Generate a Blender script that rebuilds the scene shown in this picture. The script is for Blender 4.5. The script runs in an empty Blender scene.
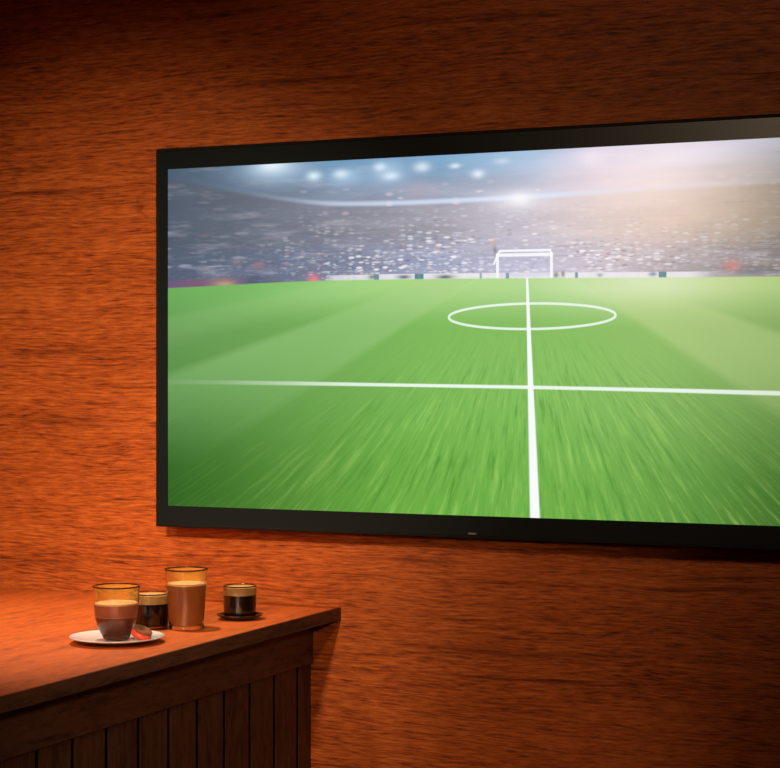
import bpy, bmesh, math, random
from mathutils import Vector, Matrix
random.seed(7)
C = bpy.context.scene.collection
PI = math.pi

# ------------------------------------------------------------------ camera maths (photo 780 x 768)
F = 1867.0; HZ = 374.0; TH = math.radians(24.22)
S_, C_ = math.sin(TH), math.cos(TH)
ZC = 1.3805; DIST = 3.0
def ray(px, py):
    u = (px-390)/F; v = -(py-HZ)/F
    return Vector((-S_+u*C_, C_+u*S_, v))
def on_y(px, py, y):            # photo point -> point of the vertical plane y
    r = ray(px, py); t = (y+DIST)/r.y
    return Vector((r.x*t, y, ZC+r.z*t))
def on_z(px, py, z):            # photo point -> point of the horizontal plane z
    r = ray(px, py); t = (z-ZC)/r.z
    return Vector((r.x*t, -DIST+r.y*t, z))

# ------------------------------------------------------------------ object helpers
def link(o): C.objects.link(o); return o
def empty(name, loc, label, cat, group=None):
    o = link(bpy.data.objects.new(name, None)); o.location = loc
    o.empty_display_size = .05
    tag(o, label, cat, group); return o
def tag(o, label=None, cat=None, group=None, kind=None):
    if label: o['label'] = label
    if cat: o['category'] = cat
    if group: o['group'] = group
    if kind: o['kind'] = kind
    return o
def build(name, bm, mat, parent=None, smooth=False, bevel=0, seg=2, loc=None):
    bmesh.ops.recalc_face_normals(bm, faces=bm.faces)
    me = bpy.data.meshes.new(name); bm.to_mesh(me); bm.free()
    for p in me.polygons: p.use_smooth = smooth
    o = link(bpy.data.objects.new(name, me)); me.materials.append(mat)
    if loc is not None: o.location = loc
    if parent: o.parent = parent
    if bevel:
        m = o.modifiers.new('bevel', 'BEVEL'); m.width = bevel; m.segments = seg; m.limit_method = 'ANGLE'
        m.angle_limit = math.radians(40)
    return o
def box(bm, x0, x1, y0, y1, z0, z1):
    vs = [bm.verts.new((x, y, z)) for z in (z0, z1) for y in (y0, y1) for x in (x0, x1)]
    for f in ((0,2,3,1),(4,5,7,6),(0,1,5,4),(2,6,7,3),(0,4,6,2),(1,3,7,5)):
        bm.faces.new([vs[i] for i in f])
def lathe(prof, n=64, closed=False):
    """prof: list of (r, z); revolved round z. r==0 ends become poles."""
    bm = bmesh.new(); rings = []
    for r, z in prof:
        if r < 1e-7: rings.append([bm.verts.new((0, 0, z))])
        else: rings.append([bm.verts.new((r*math.cos(2*PI*k/n), r*math.sin(2*PI*k/n), z)) for k in range(n)])
    pairs = list(zip(rings, rings[1:]))
    if closed: pairs.append((rings[-1], rings[0]))
    for a, b in pairs:
        for k in range(n):
            k2 = (k+1) % n
            if len(a) == 1 and len(b) == 1: break
            if len(a) == 1: bm.faces.new((a[0], b[k], b[k2]))
            elif len(b) == 1: bm.faces.new((a[k], b[0], a[k2]))
            else: bm.faces.new((a[k], b[k], b[k2], a[k2]))
    return bm
def smoothprof(pts, m=6):
    """Catmull-Rom through profile points."""
    out = []
    P = [pts[0]]+list(pts)+[pts[-1]]
    for i in range(1, len(P)-2):
        for k in range(m):
            t = k/m; a, b, c, d = P[i-1], P[i], P[i+1], P[i+2]
            out.append(tuple(.5*((2*b[j])+(-a[j]+c[j])*t+(2*a[j]-5*b[j]+4*c[j]-d[j])*t*t+(-a[j]+3*b[j]-3*c[j]+d[j])*t**3) for j in (0, 1)))
    out.append(pts[-1]); return out

# ------------------------------------------------------------------ node expressions
def lin(r, g, b):
    f = lambda c: (c/255/12.92) if c/255 <= .04045 else ((c/255+.055)/1.055)**2.4
    return (f(r), f(g), f(b), 1)
class X:                                    # a scalar socket with operators
    nt = None
    def __init__(s, sock): s.s = sock
    def __add__(s, o): return mth('ADD', s, o)
    __radd__ = __add__
    def __sub__(s, o): return mth('SUBTRACT', s, o)
    def __rsub__(s, o): return mth('SUBTRACT', o, s)
    def __mul__(s, o): return mth('MULTIPLY', s, o)
    __rmul__ = __mul__
    def __truediv__(s, o): return mth('DIVIDE', s, o)
    def __rtruediv__(s, o): return mth('DIVIDE', o, s)
    def __neg__(s): return mth('MULTIPLY', s, -1)
def put(inp, v):
    if isinstance(v, X): X.nt.links.new(v.s, inp)
    elif isinstance(v, bpy.types.NodeSocket): X.nt.links.new(v, inp)
    else: inp.default_value = v
def mth(op, a, b=None, c=None, clamp=False):
    n = X.nt.nodes.new('ShaderNodeMath'); n.operation = op; n.use_clamp = clamp
    put(n.inputs[0], a)
    if b is not None: put(n.inputs[1], b)
    if c is not None: put(n.inputs[2], c)
    return X(n.outputs[0])
def absx(a): return mth('ABSOLUTE', a)
def expx(a): return mth('EXPONENT', a)
def minx(a, b): return mth('MINIMUM', a, b)
def maxx(a, b): return mth('MAXIMUM', a, b)
def sstep(a, e0, e1):                       # smooth step, either direction
    n = X.nt.nodes.new('ShaderNodeMapRange'); n.interpolation_type = 'SMOOTHSTEP'; n.clamp = True
    put(n.inputs[0], a)
    rev = (not isinstance(e0, X)) and (not isinstance(e1, X)) and e0 > e1
    if rev: e0, e1 = e1, e0
    put(n.inputs[1], e0); put(n.inputs[2], e1)
    n.inputs[3].default_value = 1.0 if rev else 0.0; n.inputs[4].default_value = 0.0 if rev else 1.0
    return X(n.outputs[0])
def ramp(fac, stops, interp='EASE'):
    n = X.nt.nodes.new('ShaderNodeValToRGB'); put(n.inputs[0], fac)
    cr = n.color_ramp; cr.interpolation = interp
    while len(cr.elements) > 1: cr.elements.remove(cr.elements[-1])
    for i, (p, c) in enumerate(stops):
        e = cr.elements[0] if i == 0 else cr.elements.new(p)
        e.position = p; e.color = c if hasattr(c, '__len__') else (c, c, c, 1)
    return n.outputs[0]
def mix(fac, a, b, blend='MIX'):
    n = X.nt.nodes.new('ShaderNodeMix'); n.data_type = 'RGBA'; n.blend_type = blend; n.clamp_factor = True
    put(n.inputs[0], fac); put(n.inputs[6], a); put(n.inputs[7], b)
    return n.outputs[2]
def comb(x, y, z=0.0):
    n = X.nt.nodes.new('ShaderNodeCombineXYZ'); put(n.inputs[0], x); put(n.inputs[1], y); put(n.inputs[2], z); return n.outputs[0]
def noise(vec, detail=2.0, rough=.5, dist=0.0, scale=1.0):
    n = X.nt.nodes.new('ShaderNodeTexNoise'); put(n.inputs['Vector'], vec)
    n.inputs['Scale'].default_value = scale; n.inputs['Detail'].default_value = detail
    n.inputs['Roughness'].default_value = rough; n.inputs['Distortion'].default_value = dist
    return X(n.outputs['Fac'])
def voro(vec, rnd=1.0):
    n = X.nt.nodes.new('ShaderNodeTexVoronoi'); put(n.inputs['Vector'], vec)
    n.inputs['Scale'].default_value = 1.0; n.inputs['Randomness'].default_value = rnd
    return X(n.outputs['Distance']), n.outputs['Color']
def sep(col):
    n = X.nt.nodes.new('ShaderNodeSeparateXYZ'); put(n.inputs[0], col); return [X(o) for o in n.outputs]
def objco():
    n = X.nt.nodes.new('ShaderNodeTexCoord'); return sep(n.outputs['Object'])
def newmat(name):
    m = bpy.data.materials.new(name); m.use_nodes = True; m.node_tree.nodes.clear(); X.nt = m.node_tree
    return m
def finish(sh):
    o = X.nt.nodes.new('ShaderNodeOutputMaterial'); X.nt.links.new(sh, o.inputs['Surface'])
def bsdf(color, rough=.5, spec=.5, metal=0.0, trans=0.0, ior=1.45, bump=None, bstr=.3, bdist=.002, coat=0.0, coatr=.1):
    n = X.nt.nodes.new('ShaderNodeBsdfPrincipled')
    put(n.inputs['Base Color'], color); put(n.inputs['Roughness'], rough)
    n.inputs['Specular IOR Level'].default_value = spec; n.inputs['Metallic'].default_value = metal
    n.inputs['Transmission Weight'].default_value = trans; n.inputs['IOR'].default_value = ior
    n.inputs['Coat Weight'].default_value = coat; n.inputs['Coat IOR'].default_value = 1.5+.4*coat; n.inputs['Coat Roughness'].default_value = coatr
    if bump is not None:
        b = X.nt.nodes.new('ShaderNodeBump'); put(b.inputs['Height'], bump)
        b.inputs['Strength'].default_value = bstr; b.inputs['Distance'].default_value = bdist
        X.nt.links.new(b.outputs[0], n.inputs['Normal'])
    return n.outputs[0]
def plain(name, color, rough=.5, var=.12, vscale=60, **k):
    m = newmat(name); x, y, z = objco()
    nz = noise(comb(x*vscale, y*vscale, z*vscale), 3)
    dark = tuple(c*(1-var) for c in color[:3])+(1,); lite = tuple(min(1, c*(1+var)) for c in color[:3])+(1,)
    finish(bsdf(mix(nz, dark, lite), rough, **k)); return m

# ------------------------------------------------------------------ materials
def wood(name, along, across, third, dark, mid, light, rough=.5, fine=1.0, streak=1.0, knots=False, spec=.4, bstr=.35, crisp=1.0, coat=0.0):
    m = newmat(name); co = dict(zip('xyz', objco()))
    l, a, d = co[along], co[across], co[third]
    warp = noise(comb(l*1.1, a*3.2, d*3), 3, .55)
    warp2 = noise(comb(l*5, a*14, d*9), 2, .5)
    aw = a+(warp-.5)*.055+(warp2-.5)*.008
    big = noise(comb(l*.7, aw*9, d*9), 3, .6)
    med = noise(comb(l*5, aw*75*fine, d*60), 4, .6)
    fin = noise(comb(l*27, aw*260*fine, d*200), 3, .65)
    pores = noise(comb(l*11, aw*170*fine, d*120), 3, .65)
    stre = noise(comb(l*2.2, aw*60*fine, d*40), 3, .6)
    cut = sstep(stre, .57, .72)
    porec = sstep(pores, .58, .75)
    tone = big*.32+med*.55+fin*1.0*crisp-.435-(crisp-1)*.5
    col = ramp(tone, [(.20, dark), (.50, mid), (.82, light)], 'LINEAR')
    col = mix(porec*.60*streak, col, dark)
    col = mix(cut*.70*streak, col, dark)
    h = tone-porec*.35-cut*.5
    if knots:
        dist, cc = voro(comb(l*2.1+.37, a*4.3+.2, d))
        r, g, b = sep(cc)
        wob = noise(comb(l*30, a*60, d), 2)
        k = sstep(dist+(wob-.5)*.12, .10, .035)*sstep(r, .42, .47)
        ringd = sstep(absx(dist-.15+(wob-.5)*.16), .03, .0)*sstep(r, .42, .47)
        col = mix(k*.75, col, dark); col = mix(ringd*.35, col, dark)
        h = h-k*.5
    finish(bsdf(col, rough, spec=spec, bump=h, bstr=bstr, bdist=.003, coat=coat, coatr=.46)); return m

M = {}
M['wall'] = wood('wood_panelling', 'x', 'z', 'y', (.075, .012, .002, 1), (.37, .079, .0125, 1), (.58, .155, .030, 1),
                 rough=.55, knots=True, spec=.25, crisp=1.15)
M['top'] = wood('countertop_wood', 'y', 'x', 'z', (.20, .034, .004, 1), (.45, .086, .010, 1), (.58, .128, .018, 1),
                rough=.42, fine=.35, streak=.8, spec=.6, bstr=.05, crisp=.9, coat=.18)
M['apron'] = wood('dark_counter_wood', 'y', 'z', 'x', (.024, .0100, .006, 1), (.108, .044, .026, 1), (.150, .062, .036, 1),
                  rough=.5, fine=.4, streak=.7, spec=.3)
M['edge'] = wood('shaded_edge_wood', 'y', 'z', 'x', (.018, .008, .0045, 1), (.080, .033, .020, 1), (.11, .046, .028, 1), rough=.5, fine=.5, streak=.7, spec=.3)
M['panel'] = wood('dark_plank_wood', 'z', 'y', 'x', (.018, .008, .0045, 1), (.078, .031, .018, 1), (.115, .047, .027, 1),
                  rough=.55, fine=.5, streak=.7, spec=.3)
M['floor'] = wood('floor_wood', 'x', 'y', 'z', (.05, .02, .008, 1), (.16, .065, .025, 1), (.22, .09, .035, 1), rough=.4)
M['groove_shade'] = plain('groove_shade_dark', (.006, .003, .002, 1), .8, spec=.1)
M['housing'] = plain('black_housing', (.004, .004, .004, 1), .6, spec=.2)
M['bezel'] = plain('charcoal_bezel', (.0058, .0100, .0118, 1), .33, spec=.4)
M['badge'] = plain('grey_badge', (.16, .16, .16, 1), .35)
M['china'] = plain('white_china', (.56, .54, .56, 1), .06, var=.02, spec=.8)
M['black_china'] = plain('black_china', (.006, .005, .005, 1), .12, spec=.5)
M['coffee'] = plain('dark_brown_coffee', (.13, .022, .004, 1), .35, var=.1)
M['milk'] = plain('pinkish_milk_coffee', (.33, .095, .05, 1), .35, var=.08)
M['latte'] = plain('caramel_latte', (.29, .085, .018, 1), .35, var=.18, vscale=40)
M['foam'] = plain('cream_foam', (.72, .46, .19, 1), .6, var=.1, vscale=250)
M['crema'] = plain('tan_crema', (.44, .27, .095, 1), .5, var=.18, vscale=180)
M['black_coffee'] = plain('black_coffee', (.006, .0035, .002, 1), .2)
M['red'] = plain('red_jelly', (.62, .07, .03, 1), .3)
M['choc'] = plain('brown_biscuit', (.17, .055, .025, 1), .6, var=.35, vscale=300)
M['seam'] = plain('pale_milk', (.52, .22, .12, 1), .4)
M['rim'] = plain('dark_rim', (.035, .010, .006, 1), .12, spec=.6)
m = newmat('amber_film'); x, y, z = objco()
nz = noise(comb(x*60, y*60, z*35), 3)
tr = X.nt.nodes.new('ShaderNodeBsdfTransparent'); df = X.nt.nodes.new('ShaderNodeBsdfDiffuse'); df.inputs[0].default_value = (.80, .42, .08, 1)
mx = X.nt.nodes.new('ShaderNodeMixShader'); put(mx.inputs[0], sstep(nz, .2, .8)*.35+.15)
X.nt.links.new(tr.outputs[0], mx.inputs[1]); X.nt.links.new(df.outputs[0], mx.inputs[2]); finish(mx.outputs[0]); M['film'] = m
m = newmat('clear_glass'); finish(bsdf((1, .97, .92, 1), 0.0, trans=1.0, ior=1.45)); M['glass'] = m

# ------------------------------------------------------------------ setting
bm = bmesh.new(); box(bm, -4.6, 2.6, 0, .12, 0, 2.9)
tag(build('wall_back', bm, M['wall']), 'reddish brown wood panelled wall with horizontal grain behind the screen', 'wall', kind='structure')
bm = bmesh.new(); box(bm, -4.6, 2.6, -4.2, .12, -.1, 0)
tag(build('floor', bm, M['floor']), 'dark wooden floor under the counter', 'floor', kind='structure')

# ------------------------------------------------------------------ bar counter
ZT = .965
EX = on_z(340, 607, ZT).x                   # right edge of the top
bc = empty('bar_counter', (EX-.75, -.95, 0), 'wooden bar counter with orange brown top and dark plank side', 'counter')
def lc(bm): bmesh.ops.translate(bm, vec=-Vector(bc.location), verts=bm.verts); return bm
TK = .0225
bm = bmesh.new(); box(bm, EX-1.7, EX, -1.95, -.001, ZT-TK, ZT)
build('countertop', lc(bm), M['top'], bc)
bm = bmesh.new(); box(bm, EX+.0001, EX+.0022, -1.9522, -.001, ZT-TK, ZT-.0006); box(bm, EX-1.7, EX, -1.9522, -1.9501, ZT-TK, ZT-.0006)
build('shaded_edge', lc(bm), M['edge'], bc)  # dark strip added over the edges, their unlit tone put into colour
FX = EX-.052                                # apron face
ZA = .862
bm = bmesh.new(); box(bm, FX-1.58, FX, -1.88, -.001, ZA, ZT-TK)
build('apron', lc(bm), M['apron'], bc, bevel=.002)
# plank panel: boards with V grooves on the right face and on the end face
bm = bmesh.new(); PX = FX-.006; y1 = -.001; x0 = PX-1.568; y0 = -1.874
outline = []
def groove_line(p0, p1, nrm, w=.088, g=.0052, dep=.018, first=.0):
    L = (p1-p0).length; dr = (p1-p0)/L; s = first or w; out = []
    while s < L-.03:
        out += [p0+dr*(s-g), p0+dr*(s-g*.9)-nrm*dep, p0+dr*(s+g*.9)-nrm*dep, p0+dr*(s+g)]; s += w
    return out
a, b, c, d = Vector((PX, y1, 0)), Vector((PX, y0, 0)), Vector((x0, y0, 0)), Vector((x0, y1, 0))
outline = [a]+groove_line(a, b, Vector((1, 0, 0)), first=.052)+[b]+groove_line(b, c, Vector((0, -1, 0)))+[c, d]
lo = [bm.verts.new((p.x, p.y, .0)) for p in outline]; hi = [bm.verts.new((p.x, p.y, ZA)) for p in outline]
n = len(lo)
for i in range(n): bm.faces.new((lo[i], lo[(i+1) % n], hi[(i+1) % n], hi[i]))
bm.faces.new(lo[::-1]); bm.faces.new(hi)
build('plank_panel', lc(bm), M['panel'], bc)
# dark strips just below the board faces, added as shade in the grooves
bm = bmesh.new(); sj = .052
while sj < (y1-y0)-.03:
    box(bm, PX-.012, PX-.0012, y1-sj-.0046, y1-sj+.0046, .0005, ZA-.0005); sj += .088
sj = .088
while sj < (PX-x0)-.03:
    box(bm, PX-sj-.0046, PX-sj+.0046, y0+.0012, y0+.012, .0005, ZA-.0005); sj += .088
build('groove_shade_strips', lc(bm), M['groove_shade'], bc)

# ------------------------------------------------------------------ television
YS = -.062                                  # screen plane
A = on_y(168, 169.4, YS); B = on_y(168, 505.2, YS)
cx = on_y(531, 316, YS).x
SX0, SX1 = A.x, 2*cx-A.x; SZ1 = on_y(474, 153.6, YS).z; SZ0 = on_y(474, 516.2, YS).z
SZ1 = (SZ1+A.z)/2; SZ0 = (SZ0+B.z)/2
O1 = on_y(157, 149, YS); O0 = on_y(157, 527, YS)
TX0 = O1.x; bw = SX0-TX0; TX1 = SX1+bw; TZ1 = SZ1+.0375; TZ0 = SZ0-.0385
tv = empty('television', ((SX0+SX1)/2, -.001, TZ0), 'large wall mounted television showing a football pitch and stadium', 'television')
def lt(bm): bmesh.ops.translate(bm, vec=-Vector(tv.location), verts=bm.verts); return bm
def ringbox(bm, xo0, xo1, zo0, zo1, xi0, xi1, zi0, zi1, yf, yb):
    o = [(xo0, zo0), (xo1, zo0), (xo1, zo1), (xo0, zo1)]; i = [(xi0, zi0), (xi1, zi0), (xi1, zi1), (xi0, zi1)]
    v = {}
    for nm, q in (('o', o), ('i', i)):
        for yn, yy in (('f', yf), ('b', yb)): v[nm+yn] = [bm.verts.new((x, yy, z)) for x, z in q]
    for k in range(4):
        j = (k+1) % 4
        bm.faces.new((v['of'][k], v['of'][j], v['if'][j], v['if'][k]))
        bm.faces.new((v['ob'][k], v['ib'][k], v['ib'][j], v['ob'][j]))
        bm.faces.new((v['of'][k], v['ob'][k], v['ob'][j], v['of'][j]))
        bm.faces.new((v['if'][k], v['if'][j], v['ib'][j], v['ib'][k]))
rim = .0055
bm = bmesh.new(); ringbox(bm, TX0, TX1, TZ0, TZ1, TX0+rim, TX1-rim, TZ0+rim, TZ1-rim, YS-.004, YS+.018)
build('frame', lt(bm), M['housing'], tv, bevel=.0012)
bm = bmesh.new(); ringbox(bm, TX0+rim, TX1-rim, TZ0+rim, TZ1-rim, SX0, SX1, SZ0, SZ1, YS-.003, YS+.016)
build('bezel', lt(bm), M['bezel'], tv)
bm = bmesh.new(); box(bm, TX0+rim, TX1-rim, YS+.017, -.028, TZ0+rim, TZ1-rim)
build('back_cover', lt(bm), M['housing'], tv, bevel=.006)
bm = bmesh.new(); box(bm, (TX0+TX1)/2-.3, (TX0+TX1)/2+.3, -.03, -.0005, TZ0+.15, TZ1-.15)
build('wall_bracket', lt(bm), M['housing'], tv, bevel=.003)
L0 = on_y(469, 533.2, YS); L1 = on_y(477, 534.6, YS)
bm = bmesh.new(); box(bm, L0.x, L1.x, YS-.0042, YS-.0025, L1.z, L1.z+.003)
build('badge', lt(bm), M['badge'], tv, bevel=.0004)

# --- the picture on the screen, in metres on the screen (x along, z up)
ox, oz = tv.location.x, tv.location.z
def P(px, py): p = on_y(px, py, YS); return p.x-ox, p.z-oz
def K(px): return on_y(px, 374, YS)
def scl(px):                                # metres per photo pixel on the screen near px
    return (on_y(px, 374, YS).y+DIST)/ray(px, 374).y/F
def sx(px): return (on_y(px+1, 374, YS).x-on_y(px-1, 374, YS).x)/2
m = newmat('screen_picture'); x, _, z = objco()
xa, xb = P(168, 300)[0], SX1-ox
def nx(px): return (P(px, 300)[0]-xa)/(xb-xa)
fx = (x-xa)/(xb-xa)
def cur(pts):                               # a curve z(x) through photo points
    zs = [P(*p)[1] for p in pts]; z0, z1 = min(zs)-.01, max(zs)+.01
    r = ramp(fx, [(max(0, min(1, nx(p[0]))), (q-z0)/(z1-z0)) for p, q in zip(pts, zs)], 'B_SPLINE' if len(pts) > 3 else 'LINEAR')
    n = X.nt.nodes.new('ShaderNodeSeparateColor'); put(n.inputs[0], r)
    return X(n.outputs[0])*(z1-z0)+z0
def row(stops): return ramp(fx, [(max(0, min(1, nx(p))), lin(*c)) for p, c in stops], 'LINEAR')
pitch_top = cur([(168, 288.5), (230, 285), (300, 281), (400, 279), (527, 278), (650, 277.5), (780, 276.5), (900, 275)])
roof = cur([(168, 175), (230, 190), (290, 201), (340, 204.5), (420, 202.5), (520, 197.5), (640, 189), (780, 181), (900, 172)])
top = P(400, 155)[1]
sky = row([(168, (78, 104, 128)), (230, (88, 122, 150)), (330, (112, 152, 186)), (440, (130, 172, 206)), (530, (170, 198, 226)),
           (600, (222, 214, 234)), (660, (238, 226, 240)), (720, (214, 210, 226)), (780, (190, 190, 200)), (900, (150, 160, 170))])
under = row([(168, (80, 98, 116)), (230, (98, 116, 136)), (330, (138, 150, 170)), (440, (165, 172, 192)), (530, (205, 205, 222)),
             (600, (236, 220, 232)), (660, (240, 224, 226)), (720, (212, 196, 190)), (780, (170, 162, 156)), (900, (140, 135, 130))])
mid = row([(168, (84, 95, 110)), (240, (102, 110, 124)), (330, (134, 136, 150)), (440, (170, 167, 179)), (520, (206, 199, 210)),
           (600, (230, 212, 208)), (660, (228, 204, 190)), (720, (200, 180, 162)), (780, (160, 146, 128)), (900, (130, 120, 110))])
low = row([(168, (86, 97, 118)), (240, (98, 110, 134)), (330, (126, 134, 158)), (440, (168, 172, 198)), (540, (204, 199, 218)),
           (620, (212, 196, 202)), (700, (182, 170, 170)), (780, (136, 128, 124)), (900, (120, 115, 110))])
d_roof = roof-z                              # metres below the roof line
zp = z-pitch_top                             # metres above the pitch edge
col = mix(sstep(z-roof, .075, .005), sky, under)
col = mix(sstep(d_roof, -.004, .008), col, mid)
col = mix(sstep(zp, .085, .03), col, low)
soft = noise(comb(x*4, z*26), 3, .6)
col = mix(sstep(soft, .35, .7)*.16, col, lin(70, 70, 85))
soft2 = noise(comb(x*7+3, z*40), 3, .6)
col = mix(sstep(soft2, .52, .75)*.22, col, lin(225, 215, 225))
# crowd: short bright and dark dashes, smeared sideways at the left and right ends
infocus = X(ramp(fx, [(0, .02), (nx(260), .10), (nx(310), .4), (nx(370), .85), (nx(450), 1.0), (nx(600), 1.0), (nx(690), .55), (nx(760), .25), (1, .15)], 'LINEAR'))
stand = sstep(d_roof, .0, .02)*sstep(zp, -.001, .004)
lowness = sstep(zp, .135, .015)
fan = (x-P(527, 0)[0])
zt = z+fan*zp*.18
def dashes(kx, kz, off, lo, hi):
    dist, cc = voro(comb(x*kx+off, zt*kz+off*.7, off))
    r, g, b = sep(cc)
    return sstep(dist, .50, .22)*sstep(r, lo, hi), g, b
w1, g1, b1 = dashes(62, 185, 2.3, .42, .58)
w2, g2, b2 = dashes(40, 210, 9.1, .45, .7)
w3, g3, b3 = dashes(75, 210, 5.7, .50, .70)
w6, g6, b6 = dashes(95, 270, 31.3, .36, .56)
w4, g4, b4 = dashes(26, 150, 14.2, .62, .8)
strk = noise(comb(x*11, zt*170, 3.0), 3, .6)
col = mix(sstep(strk, .55, .75)*stand*.30*(lowness*.7+.2), col, lin(228, 222, 236))
col = mix(sstep(strk, .45, .27)*stand*.34*(lowness*.7+.2), col, lin(78, 74, 92))
dens = sstep(noise(comb(x*9, z*24), 2), .36, .62)
col = mix(w3*stand*infocus*(lowness*.45*dens+.02), col, mix(g3, lin(50, 55, 80), lin(120, 85, 85)))
col = mix(w2*stand*infocus*(lowness*.55*dens+.07), col, mix(g2, lin(255, 240, 235), lin(215, 225, 250)))
col = mix(w1*stand*infocus*minx(lowness*.95+.12, .95)*(dens*.7+.3), col, mix(sstep(g1, .86, .92), lin(250, 247, 252), lin(222, 172, 160)))
col = mix(w4*stand*(1-infocus)*.32*(lowness*.7+.3), col, mix(sstep(g4, .6, .7), lin(205, 212, 228), lin(190, 130, 105)))
col = mix(w6*stand*infocus*sstep(zp, .085, .01)*.75*(dens*.6+.4), col, mix(g6, lin(255, 250, 250), lin(205, 215, 240)))
# scattered sparkles up by the roof
w5, g5, b5 = dashes(48, 120, 21.4, .86, .94)
col = mix(w5*sstep(z-roof, .045, .0)*sstep(z-roof, -.05, .0)*.5*infocus, col, lin(250, 225, 225))
# roof edge light band
bandw = sstep(absx(z-roof), .0070, .0005)
bandk = X(ramp(fx, [(0, .0), (nx(250), .04), (nx(300), .22), (nx(340), .6), (nx(450), .85), (nx(560), .9), (nx(660), .35), (nx(740), .1), (1, 0)], 'LINEAR'))
col = mix(bandw*bandk, col, lin(214, 228, 250))
def blob(px, py, rx, ry):
    c = P(px, py); u = (x-c[0])/(rx*sx(px)); v = (z-c[1])/(ry*scl(px))
    return expx(-(u*u+v*v))
def add(col, px, py, rx, ry, k, c): return mix(blob(px, py, rx, ry)*k, col, lin(*c))
for q in ((275, 168, 32, 14, .75, (190, 215, 238)), (272, 165, 14, 7, .8, (240, 250, 255)), (314, 176, 7, 4.5, .95, (220, 240, 252)),
          (345, 177, 17, 9, .6, (180, 212, 240)), (341, 174, 7, 4, .8, (225, 240, 252)), (388, 172, 17, 11, .6, (185, 215, 242)), (380, 167, 6, 4, .8, (225, 240, 255)),
          (391, 176, 8, 4, .8, (225, 240, 255)), (422, 167, 8, 5, .8, (225, 240, 252)), (455, 166, 5, 2.5, .8, (230, 242, 252)), (478, 174, 6, 4, .85, (235, 245, 255)),
          (502, 161, 8, 3, .5, (225, 235, 250)), (592, 158, 15, 10, .6, (250, 238, 248)), (517, 200, 28, 9, .55, (250, 248, 255)),
          (520, 199, 10, 6, .7, (255, 255, 255)), (640, 172, 70, 38, .45, (255, 240, 246)), (652, 200, 80, 34, .3, (255, 226, 206)), (690, 150, 45, 14, .35, (250, 240, 250)),
          (420, 190, 16, 8, .3, (205, 170, 175))):
    col = add(col, *q)
# advertising boards at the pitch edge
boardk = sstep(zp, .0100, .0080)
bn = noise(comb(x*26+1.7, 0.0, 4.0), 2, .6)
bl = sstep(bn, .40, .43)
fade = X(ramp(fx, [(0, 0), (nx(322), .0), (nx(334), .7), (nx(400), .9), (nx(560), 1), (nx(690), .9), (nx(715), .15), (1, 0)], 'LINEAR'))
bc2 = noise(comb(x*60, 2.0, 7.0), 1)
boards = mix(bl, mix(bc2, lin(70, 95, 120), lin(120, 165, 165)), mix(bc2, lin(222, 228, 238), lin(252, 240, 240)))
col = mix(boardk*fade, col, boards)
col = mix(sstep(zp, .018, .008)*sstep(fx, nx(310), nx(240))*.75, col, ramp(fx, [(0, lin(120, 88, 128)), (nx(200), lin(135, 92, 120)), (nx(226), lin(165, 130, 120)), (nx(240), lin(120, 100, 130)), (nx(252), lin(86, 90, 112)), (nx(300), lin(98, 105, 120))]))
for q in ((313.5, 279.5, 5.5, 5, .9, (238, 130, 145)), (258, 266, 8, 4, .3, (180, 130, 120)), (236, 262, 5, 3, .3, (190, 150, 130)), (225, 284, 9, 2, .7, (205, 165, 135)), (732, 266, 8, 6, .65, (222, 138, 125)), (752, 272, 22, 3, .6, (112, 112, 125)), (765, 264, 14, 5, .3, (150, 130, 105)),
          (404, 277, 7, 2.2, .85, (50, 60, 95)), (445, 277, 9, 2.4, .85, (40, 60, 80)), (372, 277, 4, 2.4, .8, (80, 115, 110)), (556, 275, 3, 3.4, .7, (90, 60, 70)), (563, 274, 2, 3.4, .7, (110, 50, 60)),
          (600, 275, 3, 2, .6, (110, 110, 130)), (653, 274, 4, 2.2, .7, (90, 95, 110)), (493, 243, 3, 3, .7, (225, 175, 140)), (495, 250, 2, 4, .6, (110, 100, 125))):
    col = add(col, *q)
# goal
def seg(x0, y0, x1, y1, w):                 # soft line segment between two photo points
    a = P(x0, y0); b = P(x1, y1); dx, dz = b[0]-a[0], b[1]-a[1]; L2 = dx*dx+dz*dz
    t = mth('ADD', ((x-a[0])*dx+(z-a[1])*dz)/L2, 0.0, clamp=True)
    ex = x-a[0]-t*dx; ez = z-a[1]-t*dz
    return sstep(mth('SQRT', ex*ex+ez*ez), w*scl(x0)*.62, w*scl(x0)*.30)
p0 = P(497, 255); p1 = P(552, 276)
net = sstep(x, p0[0]-.002, p0[0])*sstep(x, p1[0]+.002, p1[0])*sstep(z, p1[1]-.001, p1[1])*sstep(z, p0[1]+.001, p0[1])
col = mix(net*.35, col, lin(196, 194, 220))
for s in ((497.5, 254.5, 497.5, 277.5, 3.2), (551.5, 253.5, 551.5, 277, 3.2), (497.5, 255.2, 551.5, 254.2, 3.6), (500, 251, 550, 250, 2.6), (497.5, 255, 500, 251, 2.2), (551.5, 254, 550, 250, 2.2), (494, 264, 497, 256, 2)):
    col = mix(seg(*s)*.92, col, lin(252, 252, 255))
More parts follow.
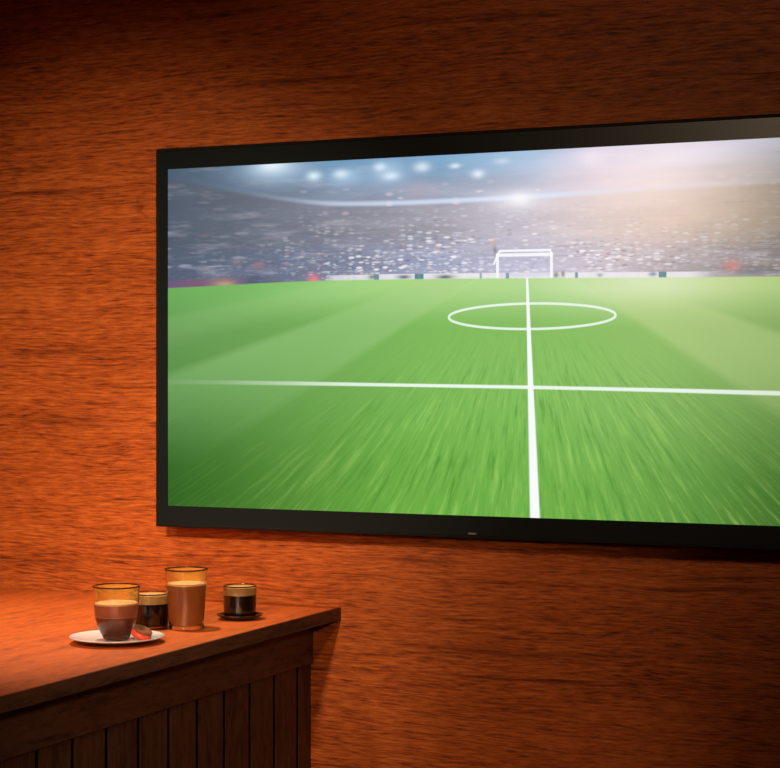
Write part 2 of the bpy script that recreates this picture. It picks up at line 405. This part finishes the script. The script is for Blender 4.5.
# pitch
xv, zv = P(526, 246)
lean = (P(535, 518)[0]-xv)/(zv-P(535, 518)[1])
dn = maxx(zv-z, .02)
a = (x-xv)/dn-lean
def aval(px, py): q = P(px, py); return (q[0]-xv)/(zv-q[1])-lean
aL1 = (aval(455, 290)+aval(337, 379))/2; aR1 = (aval(752, 390.7)+aval(602, 299.5))/2
aL2 = (aval(368, 306)+aval(197, 363))/2; aR2 = (aval(635, 283)+aval(778, 334))/2
an = (a+8)/16
def q8(v): return (v+8)/16
e = .004
stripe = X(ramp(an, [(0, .2), (q8(-6.6), .3), (q8(-5.9), .55), (q8(-4.9), .55), (q8(-4.0), .32), (q8(aL2)-.012, .30), (q8(aL2)+.004, .9), (q8(aL1)-.004, .85), (q8(aL1)+.003, .28), (.5, .22),
                     (q8(aR1)-e, .32), (q8(aR1)+e, .9), (q8(aR2)-e*2, .85), (q8(aR2)+e*2, .40), (q8(4.6), .42), (q8(5.4), .7), (1, .5)], 'LINEAR'))
depth = (pitch_top-z)/(P(527, 278)[1]-P(535, 520)[1])
gx = row([(168, (78, 138, 68)), (250, (94, 156, 76)), (340, (108, 172, 82)), (440, (120, 190, 90)), (560, (128, 196, 98)), (660, (130, 190, 100)), (780, (104, 158, 78)), (900, (90, 140, 65))])
gfar = row([(168, (104, 176, 96)), (250, (124, 194, 108)), (340, (158, 218, 132)), (440, (176, 228, 148)), (560, (192, 236, 168)), (660, (206, 236, 182)), (720, (190, 222, 156)), (780, (160, 204, 128)), (900, (140, 180, 110))])
gnear = row([(168, (48, 100, 36)), (230, (64, 120, 44)), (300, (86, 146, 58)), (400, (104, 176, 70)), (530, (110, 182, 76)), (640, (104, 168, 74)), (720, (86, 142, 60)), (780, (66, 112, 44)), (900, (55, 95, 40))])
grass = mix(sstep(depth, .0, .22), gfar, gx)
grass = mix(sstep(depth, .25, 1.0), grass, gnear)
pale = mix(sstep(fx, nx(300), nx(700)), lin(150, 208, 134), lin(190, 220, 150))
grass = mix(stripe*sstep(depth, .85, .15)*.62, grass, pale)
grass = mix((.36-stripe)*sstep(depth, .55, .1)*.8, grass, lin(70, 150, 50))
lg = mth('LOGARITHM', dn, 2.718)
st1 = noise(comb(a*30, lg*3.6), 3, .6); st2 = noise(comb(a*66+7, lg*7), 3, .6)
near = sstep(depth, .13, .55)
cen = sstep(absx(a), 1.75, .45)
amp = near*(cen*.92+.08)
grass = mix(sstep(st1, .5, .72)*amp*.34, grass, lin(168, 224, 118))
grass = mix(sstep(st1, .48, .28)*amp*.42, grass, lin(48, 118, 34))
grass = mix(sstep(st2, .52, .75)*amp*.32, grass, lin(160, 220, 110))
grass = mix(sstep(st2, .46, .25)*amp*.35, grass, lin(60, 130, 40))
# painted lines
wl = .0205*.92
grass = mix(1.0, grass, (1.07, .95, .92, 1), 'MULTIPLY')
hw = dn*.0170+.0010
cl = sstep(absx(a)*dn/hw, 1.25, .75)
hl = cur([(168, 381.5), (340, 384), (527, 387.3), (660, 390), (780, 393.5), (900, 396)])
hfade = X(ramp(fx, [(0, .03), (nx(220), .12), (nx(280), .4), (nx(340), .8), (nx(410), .96), (nx(680), .95), (nx(780), .75), (1, .5)], 'LINEAR'))
hwid = X(ramp(fx, [(0, .0065), (nx(300), .0055), (nx(400), .0045), (nx(600), .0048), (1, .007)], 'LINEAR'))
hlm = sstep(absx(z-hl)/hwid, .85, .35)
c0 = P(449, 316); c1 = P(615.5, 316); c2 = P(531, 303.5); c3 = P(531, 329)
ccx = (c0[0]+c1[0])/2; rx = (c1[0]-c0[0])/2; ccz = (c2[1]+c3[1])/2; rz = (c2[1]-c3[1])/2
u = (x-ccx)/rx; v = (z-ccz)/rz
rr = mth('SQRT', u*u+v*v)
gr = mth('SQRT', (u/rx)*(u/rx)+(v/rz)*(v/rz))/maxx(rr, .1)
el = sstep(absx(rr-1)/gr, .0028, .0012)
white = lin(240, 250, 240)
grass = mix(el*.9, grass, white); grass = mix(hlm*hfade, grass, white); grass = mix(cl, grass, lin(248, 252, 250))
grass = mix(blob(640, 285, 70, 16)*.35, grass, lin(235, 245, 215))
col = mix(sstep(zp, .0015, -.0015), col, grass)
em = X.nt.nodes.new('ShaderNodeEmission'); put(em.inputs[0], col); em.inputs[1].default_value = 1.0
finish(em.outputs[0]); M['screen'] = m
bm = bmesh.new(); box(bm, SX0, SX1, YS, YS+.016, SZ0, SZ1)
so = build('screen', lt(bm), M['screen'], tv)
so['label'] = 'lit screen with a green football pitch, white lines and a crowded stadium'

# ------------------------------------------------------------------ cups on the counter
def inner(prof, wall, zb):                  # inner profile of a thick wall
    return [(max(r-wall, .002), z) for r, z in prof if z > zb]
def radius(prof, zz):
    for (r0, z0), (r1, z1) in zip(prof, prof[1:]):
        if z0 <= zz <= z1 and z1 > z0: return r0+(r1-r0)*(zz-z0)/(z1-z0)
    return prof[-1][0]
def tumbler(root, prof, wall, zb, layers, mats):
    """prof: outer wall (r,z) from the base edge up; layers: [(z0,z1,material,name)]"""
    inn = [(r-wall, z) for r, z in prof if z > zb]
    inn = [(radius(prof, zb)-wall-.0015, zb), (radius(prof, zb+.002)-wall, zb+.002)]+[q for q in inn if q[1] > zb+.003]
    rimr, rimz = prof[-1]
    full = [(0, prof[0][1])]+prof+[(rimr-wall*.3, rimz+wall*.35), (rimr-wall*.7, rimz+wall*.35)]+inn[::-1]+[(0, zb)]
    build('glass', lathe(full), M['glass'], root, smooth=True)
    zt = layers[-1][1]
    bm = lathe([(radius(prof, zt+(rimz-zt)*i/10)-wall-.0004, zt+.0003+(rimz-.0015-zt)*i/10) for i in range(11)])
    build('amber_film', bm, M['film'], root, smooth=True)  # partly transparent amber layer on the inner wall above the drink
    bm = lathe([(rimr+.0003, rimz-.0012), (rimr+.0003, rimz+wall*.5), (rimr-wall-.0003, rimz+wall*.5), (rimr-wall-.0003, rimz-.0012)], closed=True)
    build('rim', bm, M['rim'], root, smooth=True, bevel=.0004)
    for z0, z1, mat, nm in layers:
        k = 8; g = -.0004
        pr = [(0, z0)]+[(radius(prof, z0+(z1-z0)*i/k)-wall-g-(.0015 if z0+(z1-z0)*i/k < zb+.002 else 0), z0+(z1-z0)*i/k) for i in range(k+1)]+[(0, z1)]
        build(nm, lathe(pr), mat, root, smooth=False)
def face(bmo): return bmo

# saucer with the layered coffee
SC = on_z(117, 642.5, ZT)
sauc = tag(build('saucer', lathe(smoothprof([(0, .0018), (.020, .0018), (.024, .0), (.029, .0), (.031, .0018), (.050, .0042), (.066, .0074), (.0722, .0094), (.0730, .0105), (.0718, .0109),
            (.0640, .0088), (.048, .0066), (.030, .0050), (.027, .0044), (0, .0044)], 5)), M['china'], smooth=True, loc=SC),
           'round white china saucer under the layered coffee glass', 'saucer')
SB = .0046
g = empty('coffee_glass', (SC.x-.0012, SC.y, ZT+SB+.0003), 'glass of layered brown coffee with cream foam, standing on the white saucer', 'coffee glass')
pr = smoothprof([(.0170, .0), (.0195, .0012), (.0218, .006), (.0282, .019), (.0325, .034), (.0342, .049), (.0354, .065), (.0364, .0825)], 6)
tumbler(g, pr, .0019, .0042, [(.0038, .0358, M['coffee'], 'coffee'), (.0358, .0366, M['seam'], 'milk_line'), (.0366, .0545, M['milk'], 'milky_coffee'), (.0545, .0575, M['foam'], 'foam')], M)

# biscuit
b = empty('biscuit', SC+Vector((.044, -.012, .0172)), 'small round biscuit with red jelly, tilted on the white saucer', 'biscuit')
b.location = SC+Vector((.0415, .0, .0105))
b.rotation_euler = (math.radians(9), math.radians(24), math.radians(24))
def disc(r, z0, z1, bev): return lathe(smoothprof([(0, z0), (r-bev, z0), (r, (z0+z1)/2), (r-bev, z1), (0, z1)], 5), 40)
build('jelly_base', disc(.0165, 0, .0105, .0035), M['red'], b, smooth=True)
build('wafer_top', disc(.0150, .0106, .0150, .0022), M['choc'], b, smooth=True)

# tall latte
T = on_z(186.3, 628.5, ZT)
g = empty('latte_glass', T+Vector((0, 0, .0002)), 'tall tapered glass of light brown latte, the tallest drink on the counter', 'coffee glass')
pr = smoothprof([(.0272, .0), (.0292, .0006), (.0294, .0035), (.0284, .0075), (.0288, .014), (.0310, .045), (.0335, .078), (.0352, .0968)], 6)
tumbler(g, pr, .0022, .0070, [(.0066, .0715, M['latte'], 'latte'), (.0715, .0745, M['foam'], 'foam')], M)

# black coffees
espr = smoothprof([(.0225, .0), (.0255, .001), (.0268, .005), (.0276, .015), (.0280, .035), (.0279, .0525)], 6)
def espresso(loc, label, k):
    g = empty('espresso_glass', loc, label, 'coffee glass', 'black coffee glasses')
    pr = [(r*k, z*k) for r, z in espr]
    tumbler(g, pr, .0016, .0035*k, [(.0032*k, .0375*k, M['black_coffee'], 'coffee'), (.0375*k, .0500*k, M['crema'], 'crema')], M)
    return g
E1 = on_z(150.8, 627.5, ZT)
espresso(E1+Vector((0, 0, .0002)), 'small glass of black coffee between the layered coffee and the tall latte', 1.07)
E2 = on_z(239.8, 619.0, ZT)
tag(build('saucer', lathe(smoothprof([(0, .001), (.018, .001), (.020, 0), (.024, 0), (.026, .0018), (.034, .0045), (.0385, .0072), (.0392, .0082), (.0383, .0086), (.032, .0062), (.025, .0040), (0, .0038)], 5)),
          M['black_china'], smooth=True, loc=E2), 'small black saucer under the rightmost coffee near the counter edge', 'saucer')
espresso(E2+Vector((0, 0, .0042)), 'small glass of black coffee on the black saucer, alone near the counter edge', 1.0)

# ------------------------------------------------------------------ lights
def spot(name, loc, aim, energy, color, angle, blend=1.0, radius=.05):
    l = bpy.data.lights.new(name, 'SPOT'); l.energy = energy; l.color = color; l.spot_size = math.radians(angle); l.spot_blend = blend
    l.shadow_soft_size = radius
    o = link(bpy.data.objects.new(name, l)); o.location = loc
    o.rotation_euler = (Vector(aim)-Vector(loc)).to_track_quat('-Z', 'Y').to_euler(); return o
WARM = (1, .70, .44)
spot('unseen_spot', (-1.20, -2.25, 1.93), (-1.92, 0, 1.21), 232, (1, .72, .47), 41, 1.0, .06)
spot('unseen_spot', (-.70, -2.3, 2.05), (-1.45, 0, 1.08), 45, (1, .64, .38), 48, 1.0, .06)  # added fill for the lower right wall
spot('unseen_spot', (-.45, -2.2, 1.42), (-1.50, 0, .74), 48, (1, .64, .38), 37, 1.0, .06)  # added low fill, brightens the wall under the counter overhang
spot('unseen_spot', (-1.05, -2.3, 2.14), (-.78, 0, 1.80), 26, WARM, 52, 1.0, .08)  # added wall wash for the upper right wall and a bezel highlight
spot('counter_fill', (-1.80, -.36, 2.15), (-1.76, -.42, .965), 92, (1, .76, .56), 62, 1.0, .05)  # added overhead fill that brightens the counter top

w = bpy.data.worlds.new('World'); bpy.context.scene.world = w; w.use_nodes = True
w.node_tree.nodes['Background'].inputs[0].default_value = (1, .6, .4, 1); w.node_tree.nodes['Background'].inputs[1].default_value = .012

# ------------------------------------------------------------------ camera
cd = bpy.data.cameras.new('camera'); cd.sensor_width = 36; cd.lens = 36*F/780; cd.shift_y = -(384-HZ)/780
cam = link(bpy.data.objects.new('camera', cd)); cam.location = (0, -DIST, ZC)
cam.rotation_euler = (PI/2, 0, TH); cd.clip_start = .05
sc = bpy.context.scene; sc.camera = cam
sc.view_settings.view_transform = 'Standard'; sc.view_settings.look = 'None'; sc.view_settings.gamma = 1
sc.view_settings.use_curve_mapping = False; sc.view_settings.exposure = 0
